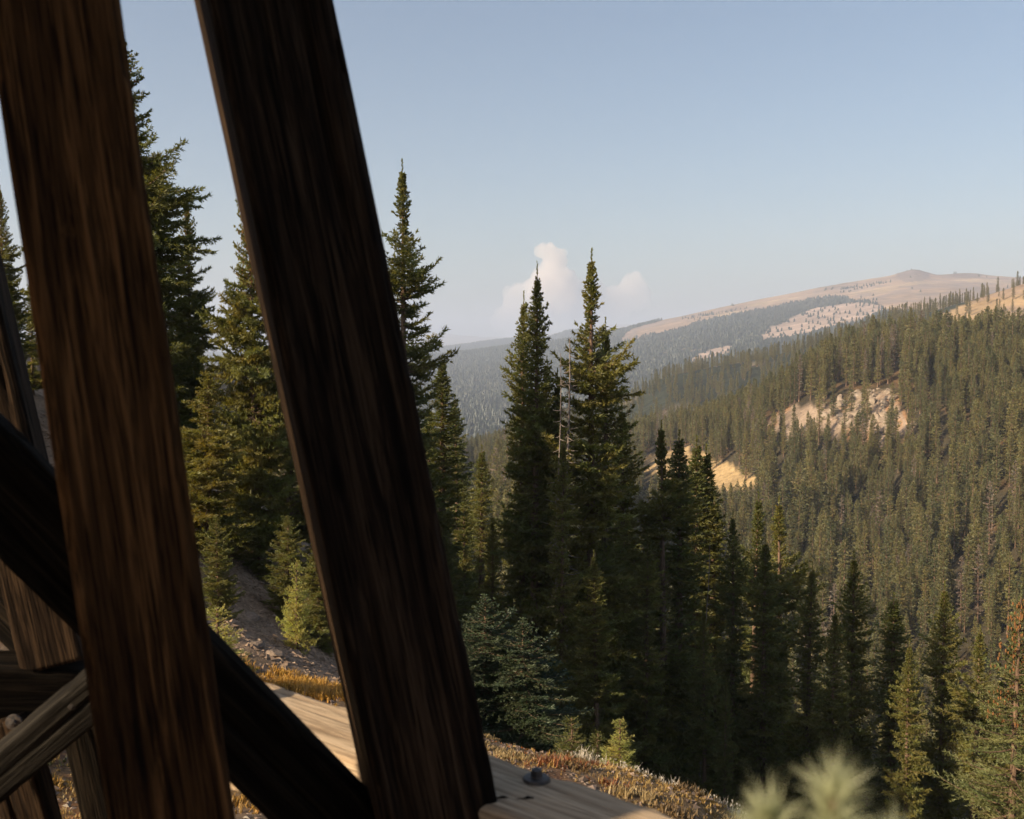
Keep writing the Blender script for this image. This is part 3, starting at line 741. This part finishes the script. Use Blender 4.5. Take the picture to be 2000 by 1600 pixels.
rg = np.random.default_rng(12)
x, y, z = on_ground(16000, -8, 5.5, 8.2, 19, rg)
n1 = fbm(x * .6, y * .6, .3, 3); n2 = fbm(x * .35, y * .35, 7.3, 3)
keep = (n1 + .25 * rg.normal(size=len(x)) > .06) & ~((x < -1.5) & (y + .25 * x > 15.9))
x, y, z, n1, n2 = x[keep], y[keep], z[keep], n1[keep], n2[keep]
gold = np.array([.44, .27, .075]); straw = np.array([.50, .36, .15]); rust = np.array([.30, .105, .03])
t = rg.random((len(x), 1)); cols = gold * t + straw * (1 - t); cols = np.where((n2 + .12 * rg.normal(size=len(x)) > .16)[:, None], rust * (.8 + .5 * t), cols)
grass('dry_grass', x, y, z, (.016 + .024 * rg.gamma(1.6, .6, len(x))) * (1 + .6 * np.clip(n1, 0, 1)), 9, cols, rg, 'short dry golden grass and rust-red leaves on the near slope')
# low orange shrubs left of the second post
rg = np.random.default_rng(13)
cx_, cy_ = rg.uniform(-5.4, -2.3, 46), rg.uniform(14.8, 17.6, 46)
keep = np.abs(cy_ + .25 * cx_ - 15.45) < .65; cx_, cy_ = cx_[keep], cy_[keep]
k = 60; x = np.repeat(cx_, k) + rg.normal(0, .17, len(cx_) * k); y = np.repeat(cy_, k) + rg.normal(0, .14, len(cx_) * k); z = height(x, y)
t = rg.random((len(x), 1)); cols = np.array([.58, .34, .06]) * t + np.array([.50, .26, .045]) * (1 - t)
grass('golden_shrubs', x, y, z, rg.uniform(.06, .17, len(x)), 11, cols, rg, 'low orange-gold shrubby tufts at the foot of the scree', .5, .008)
rg = np.random.default_rng(19)
cx_, cy_ = rg.uniform(-6, 4.2, 120), rg.uniform(8.5, 17.5, 120); cs = rg.uniform(.5, 1.5, 120)
cc = np.array([[.42, .24, .05], [.24, .085, .03], [.20, .13, .06], [.36, .26, .12], [.14, .13, .05]])[rg.integers(0, 5, 120)]
keep = ~((cx_ < -1.5) & (cy_ + .25 * cx_ > 15.4)); cx_, cy_, cs, cc = cx_[keep], cy_[keep], cs[keep], cc[keep]
k = 40; sg = np.repeat(cs, k); x = np.repeat(cx_, k) + rg.normal(0, .13, len(sg)) * sg; y = np.repeat(cy_, k) + rg.normal(0, .13, len(sg)) * sg; z = height(x, y)
grass('low_scrub', x, y, z, rg.uniform(.03, .11, len(x)) * sg, 8, np.repeat(cc, k, 0) * rg.uniform(.7, 1.2, (len(x), 1)), rg, 'patches of low rust, brown and gold scrub on the near slope', .8, .009)
# pale seed heads along the brow
cx_ = rg.uniform(1.1, 3.4, 26); cy_ = 16.3 - .9 * (cx_ - 1.1) + rg.normal(0, .45, 26)
x = np.repeat(cx_, 14) + rg.normal(0, .12, 364); y = np.repeat(cy_, 14) + rg.normal(0, .12, 364); z = height(x, y)
grass('dried_stalks', x, y, z, rg.uniform(.1, .24, len(x)), 5, np.tile([.50, .44, .36], (len(x), 1)), rg, 'pale dried flower stalks along the brow of the slope', .5, .007)
hx = np.repeat(cx_, 9) + rg.normal(0, .12, 234); hy = np.repeat(cy_, 9) + rg.normal(0, .12, 234)
P = np.stack([hx, hy, height(hx, hy) + rg.uniform(.06, .2, 234)], 1)
V, F, C = tufts(P, np.tile([0, 0, 1.], (234, 1)), np.full(234, .03), .02, 7, rg, 1.6, np.tile([.72, .68, .60], (234, 1)))
tag(link('seed_heads', mesh_np('seed_heads', V, F, C, M['grass'])), 'fluffy white seed heads along the brow of the slope', kind='stuff')

# gravel: loose chips as stuff, the largest stones singly
def chips(name, x, y, z, s, rg, label, cols):
    n = len(x); base = np.array([[1, 0, 0], [-.5, .8, 0], [-.6, -.75, 0], [.2, .1, .8], [0, 0, -.6]])
    f = np.array([[0, 1, 3], [1, 2, 3], [2, 0, 3], [1, 0, 4], [2, 1, 4], [0, 2, 4]])
    V = base[None] * rg.uniform(.5, 1.5, (n, 5, 3)); a = rg.random(n) * 6.28; ca, sa = np.cos(a), np.sin(a)
    V = np.stack([V[..., 0] * ca[:, None] - V[..., 1] * sa[:, None], V[..., 0] * sa[:, None] + V[..., 1] * ca[:, None], V[..., 2] * .6], -1) * s[:, None, None]
    V += np.stack([x, y, z + .1 * s], -1)[:, None]
    F = (f[None] + (np.arange(n) * 5)[:, None, None]).reshape(-1, 3)
    return tag(link(name, mesh_np(name, V.reshape(-1, 3), F, np.repeat(cols, 5, 0), M['grass'])), label, kind='stuff')
rg = np.random.default_rng(14)
x, y, z = on_ground(26000, -14, -.5, 14, 33, rg); k = (y + .25 * x > 15.7); x, y, z = x[k], y[k], z[k]
chips('scree', x, y, z, rg.gamma(2.0, .016, len(x)) + .012, rg, 'loose grey-brown scree on the slope between the posts', np.array([.37, .26, .18]) * rg.uniform(.55, 1.35, (len(x), 1)))
x, y, z = on_ground(9000, -8, 5.5, 8.2, 18, rg)
chips('gravel', x, y, z, rg.gamma(2.0, .010, len(x)) + .008, rg, 'small stones scattered through the dry grass', np.array([.27, .20, .155]) * rg.uniform(.5, 1.4, (len(x), 1)))
SR = [rock_mesh(320 + k, 'stone', M['stone'], .6) for k in range(5)]
rr = random.Random(9)
for _ in range(46):
    if rr.random() < .6: xx, yy = rr.uniform(-9, -2.5), rr.uniform(15, 26)
    else: xx, yy = rr.uniform(-6, 3.5), rr.uniform(9.5, 16)
    o = link('stone', rr.choice(SR), loc=(xx, yy, base_at(xx, yy) + .01)); s = rr.choice([.06, .08, .1, .14, .2])
    o.scale = (s * rr.uniform(.9, 1.6), s, s * rr.uniform(.7, 1.1)); o.rotation_euler = (rr.uniform(-.2, .2), rr.uniform(-.2, .2), rr.uniform(0, 6.28))
    tag(o, 'angular grey stone lying loose on the near slope', 'stone', 'loose stones on the near slope')

# ------------------------------------------------------------------ the wooden trestle
TB = Vector((-.6, 2.9, -2.9))
trestle = tag(link('wooden_trestle', None, loc=TB), 'old timber railway trestle of leaning posts, braces and beams filling the left side', 'trestle')

def timber(name, p0, p1, w, h, face, mat, seed, label=None, rough=1.0, corner=.018, cracks=5, parent=None, plain=False):
    """p0 to p1 centre line; w across, h through; face = the way the broad side looks"""
    rg = np.random.default_rng(seed); p0, p1 = Vector(p0), Vector(p1); Lg = (p1 - p0).length
    Z = (p1 - p0).normalized(); Y = Vector(face); Y = (Y - Z * Y.dot(Z)).normalized(); X = Y.cross(Z)
    nr = 24 if plain else 88; per = 2 * (w + h); s = (np.arange(nr) + .5) / nr * per
    pt, nm = [], []
    for q in s:
        if q < w: p, n = (-w / 2 + q, h / 2), (0, 1)
        elif q < w + h: p, n = (w / 2, h / 2 - (q - w)), (1, 0)
        elif q < 2 * w + h: p, n = (w / 2 - (q - w - h), -h / 2), (0, -1)
        else: p, n = (-w / 2, -h / 2 + (q - 2 * w - h)), (-1, 0)
        dx, dy = w / 2 - abs(p[0]), h / 2 - abs(p[1])
        if max(dx, dy) < corner or (dx < corner and dy < corner):
            cx, cy = math.copysign(w / 2 - corner, p[0]), math.copysign(h / 2 - corner, p[1])
            v = Vector((p[0] - cx, p[1] - cy)).normalized(); p = (cx + v.x * corner, cy + v.y * corner); n = (v.x, v.y)
        pt.append(p); nm.append(n)
    pt, nm = np.array(pt), np.array(nm); nz = max(8, int(Lg / (.15 if plain else .024))); zz = np.linspace(0, Lg, nz)
    Sg, Zg = np.meshgrid(s, zz)
    dsp = rough * (.0035 * fbm(Sg * 45, Zg * 1.4, seed, 3) + .004 * fbm(Sg * 9, Zg * 2.2, seed + .5, 2))
    edge = (np.abs(nm[:, 0]) > .05) & (np.abs(nm[:, 1]) > .05)
    dsp = dsp - rough * np.where(edge, .030, 0) * np.clip(fbm(Sg * 2, Zg * 5, seed + 2.2, 3) + .1, 0, 1)
    for _ in range(int(cracks * .8)):                                   # knots: a low swelling with a sunken heart
        s0 = rg.random() * per; z0 = rg.uniform(0, Lg); q2 = ((Sg - s0) / .035) ** 2 + ((Zg - z0) / .06) ** 2
        dsp += rough * (.006 * np.exp(-q2) - .012 * np.exp(-q2 * 6))
    for _ in range(cracks):
        s0 = rg.random() * per; z0 = rg.uniform(0, Lg); ln = rg.uniform(.3, 1.1); wd = per / nr * rg.uniform(.7, 1.1)
        path = s0 + .02 * np.sin(Zg * 2.1 + s0) + .006 * vnoise(Zg * 6, s0, 0.)
        dsp -= rough * rg.uniform(.008, .02) * np.exp(-((Sg - path) / wd) ** 2) * smooth(ln, ln * .5, np.abs(Zg - z0))
    V = np.stack([pt[:, 0] + nm[:, 0] * dsp, pt[:, 1] + nm[:, 1] * dsp, Zg], -1).reshape(-1, 3)
    i, j = np.meshgrid(np.arange(nz - 1), np.arange(nr), indexing='ij'); j2 = (j + 1) % nr
    F = np.stack([i * nr + j, (i + 1) * nr + j, (i + 1) * nr + j2, i * nr + j2], -1).reshape(-1, 4)
    # end grain caps: a fan of quads to a centre point (degenerate-free: two verts at the centre)
    c0, c1 = len(V), len(V) + 1
    V = np.concatenate([V, [[0, 0, -.004], [0, 0, Lg + .004]]])
    k = np.arange(0, nr, 2); caps0 = np.stack([k, (k + 1) % nr, (k + 2) % nr, k * 0 + c0], 1); b = (nz - 1) * nr
    caps1 = np.stack([b + (k + 2) % nr, b + (k + 1) % nr, b + k, k * 0 + c1], 1)
    m = mesh_np(name, V, np.concatenate([F, caps0, caps1]), mat=mat, smoothf=True)
    o = link(name, m, parent or trestle)
    mw = Matrix((( X.x, Y.x, Z.x, p0.x), (X.y, Y.y, Z.y, p0.y), (X.z, Y.z, Z.z, p0.z), (0, 0, 0, 1)))
    o.matrix_local = (parent or trestle).matrix_world.inverted() @ mw if parent else Matrix.Translation(-TB) @ mw
    if label: o['label'] = label
    return o

def ext(a, b, f0, f1):
    return a + (b - a) * f0, a + (b - a) * f1
FR_ = (.34, -.94, 0)          # posts turn their broad side a little to the right of the camera
# post 2 (right): centre line through pixels (510,0) and (848,1600)
a, b = W(511, 0, 2.86), W(847, 1600, 2.92); p, q = ext(a, b, -.75, 1.62)
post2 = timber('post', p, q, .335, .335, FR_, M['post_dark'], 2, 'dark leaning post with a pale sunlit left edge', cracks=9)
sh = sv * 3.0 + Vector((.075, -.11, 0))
timber('post', p + sh, q + sh, .36, .33, FR_, M['dark'], 82, cracks=0, plain=True)       # unseen copies of both posts, added up-sun to cast shade on them
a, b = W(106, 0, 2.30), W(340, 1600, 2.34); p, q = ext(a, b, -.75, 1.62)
timber('post', p + sh, q + sh, .30, .27, FR_, M['dark'], 83, cracks=0, plain=True)  # second added post copy, out of view, shading the left post
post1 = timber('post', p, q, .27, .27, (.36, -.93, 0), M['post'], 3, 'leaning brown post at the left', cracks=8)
a, b = W(-40, 640, 4.68), W(112, 1290, 4.68); p, q = ext(a, b, -2.0, 1.0)
post3 = timber('post', p, q, .275, .275, (.25, -.97, 0), M['post_dark'], 4, 'brown post standing on the horizontal beam at the far left')
# posts below the horizontal beam
a, b = W(8, 1400, 4.5), W(62, 1600, 4.5); p, q = ext(a, b, 0, 2.6)
post4 = timber('post', p, q, .19, .22, (.2, -.98, 0), M['post_dark'], 5, 'brown lower post with a rusty bolt under the beam')
a, b = W(170, 1395, 4.5), W(215, 1600, 4.5); p, q = ext(a, b, 0, 2.6)
timber('post', p, q, .20, .24, (.3, -.95, 0), M['dark'], 6, 'black lower post under the beam beside the first post')
# horizontal beam on the left, its top just seen
a, b = W(-420, 1335, 4.2), W(330, 1345, 4.95)
timber('beam', a, b, .26, .30, (0, -1, .03), M['dark'], 7, 'dark horizontal beam carrying the far left post')
# black diagonal brace
a, b = W(60, 1008, 2.62), W(655, 1600, 2.90); p, q = ext(a, b, -.9, 1.12)
timber('brace', p, q, .248, .10, (.05, -1, .05), M['dark'], 8, 'black diagonal brace running down to the right from behind the first post')
sh = sv * 2.0
timber('brace', p + sh, q + sh, .30, .10, (.05, -1, .05), M['dark'], 88, cracks=0, plain=True)     # unseen copy of the brace, added up-sun to keep it in shadow
a, b = W(0, 1180, 4.9), W(60, 1238, 4.9); p, q = ext(a, b, -8, 5)
timber('brace', p, q, .22, .12, (.05, -1, .05), M['dark'], 9, 'second black diagonal brace at the far left')
# grey brace with a bolt
a, b = W(-60, 1560, 3.55), W(170, 1365, 3.5); p, q = ext(a, b, -.5, 1.5)
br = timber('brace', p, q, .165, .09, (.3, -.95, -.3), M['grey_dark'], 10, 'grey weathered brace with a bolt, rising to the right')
# sunlit sill behind everything at the far left
p, q = W(-260, 1085, 6.0), W(150, 1190, 5.4)
timber('beam', p, q, .34, .26, (0, -.3, 1), M['grey'], 11, 'pale sunlit beam seen in the gap at the far left')
# long sill running towards the camera on the right
ZT = -1.30
fa, fb = Vector((-1.5, 4.321, ZT)), Vector((1.25, 2.125, ZT)); dv = (fb - fa).normalized(); nv = Vector((dv.y, -dv.x, 0)).normalized()
if nv.y > 0: nv = -nv
off = nv * .16 + Vector((0, 0, -.15))
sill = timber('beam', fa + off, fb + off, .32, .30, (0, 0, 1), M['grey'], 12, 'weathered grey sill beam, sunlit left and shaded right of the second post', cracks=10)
# short block with rough end grain beside the foot of the second post
timber('block', Vector((.0, 2.80, -1.42)), Vector((.02, 3.3, -1.6)), .17, .26, (0, -.1, 1), M['dark'], 13, 'rough dark timber end beside the second post', rough=2.2)
# upper works: cap, stringers and ties that the leaning posts carry
for k, yy in enumerate((2.3, 3.0)):
    timber('cap_beam', (-4.2, yy, 2.62), (.9, yy, 2.62), .3, .3, (0, -1, 0), M['dark'], 20 + k, plain=True)
for k, xx in enumerate((-3.6, -2.6, -1.5, -.5)):
    timber('stringer', (xx, -3.5, 2.97), (xx, 6.5, 2.97), .3, .36, (0, 0, 1), M['dark'], 24 + k, cracks=0, plain=True)
for k in range(22):
    yy = -3.3 + k * .44
    timber('tie', (-4.3, yy, 3.25), (.3, yy, 3.25), .22, .18, (0, 0, 1), M['dark'], 40 + k, cracks=0, plain=True)

def bolt(parent, world, nrm, rw, seed):
    n_ = Vector(nrm).normalized(); ac = Acc()
    P0 = np.array(world); nn = np.array(n_)
    V, F = tube(np.stack([P0 - nn * .004, P0, P0 + nn * .008, P0 + nn * .012]), np.array([rw, rw, rw * .95, rw * .3]), 20); ac.add(V, F)
    V, F = tube(np.stack([P0 + nn * .008, P0 + nn * .01, P0 + nn * (.01 + rw * .55), P0 + nn * (.012 + rw * .6)]), np.array([rw * .45, rw * .48, rw * .46, rw * .05]), 6); ac.add(V, F)
    V = np.concatenate(ac.V); mi = parent.matrix_world
    bpy.context.view_layer.update(); inv = np.array(parent.matrix_world.inverted())
    V = V @ inv[:3, :3].T + inv[:3, 3]
    return link('bolt', mesh_np('bolt', V, np.concatenate(ac.F), mat=M['iron']), parent)
bolt(sill, (.075, 2.965, ZT + .002), (0, 0, 1), .042, 1)
bq = W(143, 1372, 3.475); bolt(br, bq, (.3, -.95, -.3), .032, 2)
bq = W(27, 1410, 4.365); bolt(post4, bq, (.2, -.98, 0), .035, 3)

# ------------------------------------------------------------------ out-of-focus pine top close to the camera
rg = np.random.default_rng(31)
px_, yy = .21, .74
pine = tag(link('pine_sapling', None, loc=(px_, yy, base_at(px_, yy) - .03)), 'pale green pine shoots out of focus at the bottom edge', 'sapling')
O = np.array([px_, yy, base_at(px_, yy) - .03])
tips = [(np.array(W(1628, 1548, .74)), .043), (np.array(W(1505, 1592, .76)), .040), (np.array(W(1745, 1640, .73)), .036), (np.array(W(1590, 1720, .72)), .04), (np.array(W(1430, 1720, .77)), .036)]
st, nd = Acc(), Acc()
for tp, ln in tips:
    j = np.array([px_ + .05, yy, tp[2] - .28]); b0 = np.array([px_, yy, O[2]])
    path = np.stack([b0, (b0 + j) / 2 + [.01, 0, 0], j, (j + tp) / 2 + (tp - j) * [.2, .2, 0], tp]) - O
    V, F = tube(path, np.array([.014, .011, .008, .006, .004]), 7); st.add(V, F)
    ax = norm(path[-1] - path[-2] + np.array([0, 0, .1]))
    n = 520; tt = rg.random(n) * .085; P = path[-1] - ax * tt[:, None]
    d = norm(ax * rg.uniform(.35, 1.5, (n, 1)) + norm(rg.normal(size=(n, 3))) * .9)
    sd_ = norm(np.cross(d, rg.normal(size=(n, 3)))) * .0011
    V = np.stack([P - sd_, P + sd_, P + d * (ln * rg.uniform(.7, 1.1, (n, 1)))], 1).reshape(-1, 3)
    nd.add(V, np.arange(len(V)).reshape(-1, 3), np.repeat(rg.uniform(.75, 1.2, (n, 1)) * np.array([[1, 1, 1.]]), 3, 0))
M['pine'] = leaf_mat('pine_needles', (.48, .50, .33), (.48, .50, .33), .35, (1.1, 1.1, .7))
link('stem', st.mesh('stem', M['bark'], True), pine)
link('needles', nd.mesh('needles', M['pine']), pine)

# ------------------------------------------------------------------ smoke plume beyond the last ridge
def plume(name, blobs, dist, vox, density, col, aniso, seed):
    import bmesh
    rgp = random.Random(seed); bm = bmesh.new(); base = W(1080, 650, dist)
    for px_, py_, r in blobs:
        for k in range(26):
            rr_ = r * (.9 if k == 0 else rgp.uniform(.18, .48)); a_, e_ = rgp.uniform(0, 6.28), rgp.uniform(-.9, 1.5)
            ox, oy = (0, 0) if k == 0 else (r * .85 * math.cos(a_) * math.cos(e_), r * .85 * math.sin(e_))
            c_ = W(px_ + ox, py_ - oy, dist + (0 if k == 0 else r * .7 * math.sin(a_) * dist / FPX)) - base
            bmesh.ops.create_icosphere(bm, subdivisions=3, radius=rr_ * dist / FPX, matrix=Matrix.Translation(c_))
    me = bpy.data.meshes.new(name); bm.to_mesh(me); bm.free()
    o = link(name, me, loc=base)
    md = o.modifiers.new('union', 'REMESH'); md.mode = 'VOXEL'; md.voxel_size = vox
    tx = bpy.data.textures.new(name, 'CLOUDS'); tx.noise_scale = vox * 4; tx.noise_depth = 3
    dm = o.modifiers.new('billow', 'DISPLACE'); dm.texture = tx; dm.strength = vox * 2.5; dm.mid_level = .5
    t = NT(name); pv = t.n('ShaderNodeVolumePrincipled'); pv.inputs['Color'].default_value = (*col, 1)
    pv.inputs['Density'].default_value = density; pv.inputs['Anisotropy'].default_value = aniso
    t.l(pv.outputs[0], t.out.inputs['Volume']); me.materials.append(t.m)
    return o
D = 26000
p1 = plume('smoke_plume', [(1075,497,20),(1060,490,15),(1092,505,17),(1078,520,25),(1072,545,33),(1098,552,28),(1060,575,36),(1092,585,36)], D, 34, 1 / 340, (.985, .94, .905), .0, 1)
tag(p1, 'white billowing smoke cloud top above the distant ridges', kind='stuff')
p2 = plume('smoke_haze', [(1060,590,48),(1010,590,32),(988,622,30),(1100,600,48),(1150,590,40),(1200,600,34),(1240,560,26),(1225,580,30),(1250,585,24),(1120,630,40),(1010,640,35)], D + 700, 70, 1 / 560, (.985, .945, .92), .0, 2)
tag(p2, 'thin pink smoke spreading below and right of the cloud top', kind='stuff')

# ------------------------------------------------------------------ the hazy air
x0, x1, y0, y1, z0, z1 = -19800, 19800, -700, 19800, -420, 620
V = [(a, b, c) for a in (x0, x1) for b in (y0, y1) for c in (z0, z1)]
F = [(0, 1, 3, 2), (4, 6, 7, 5), (0, 4, 5, 1), (2, 3, 7, 6), (0, 2, 6, 4), (1, 5, 7, 3)]
t = NT('hazy_air'); pv = t.n('ShaderNodeVolumePrincipled'); pv.inputs['Color'].default_value = (.70, .80, 1.0, 1)
pv.inputs['Density'].default_value = 1.6e-4; pv.inputs['Anisotropy'].default_value = .1
t.l(pv.outputs[0], t.out.inputs['Volume'])
hz = link('haze', mesh_np('haze', np.array(V, float), np.array(F), mat=t.m)); tag(hz, 'thin blue smoke haze filling the valley air', kind='stuff')
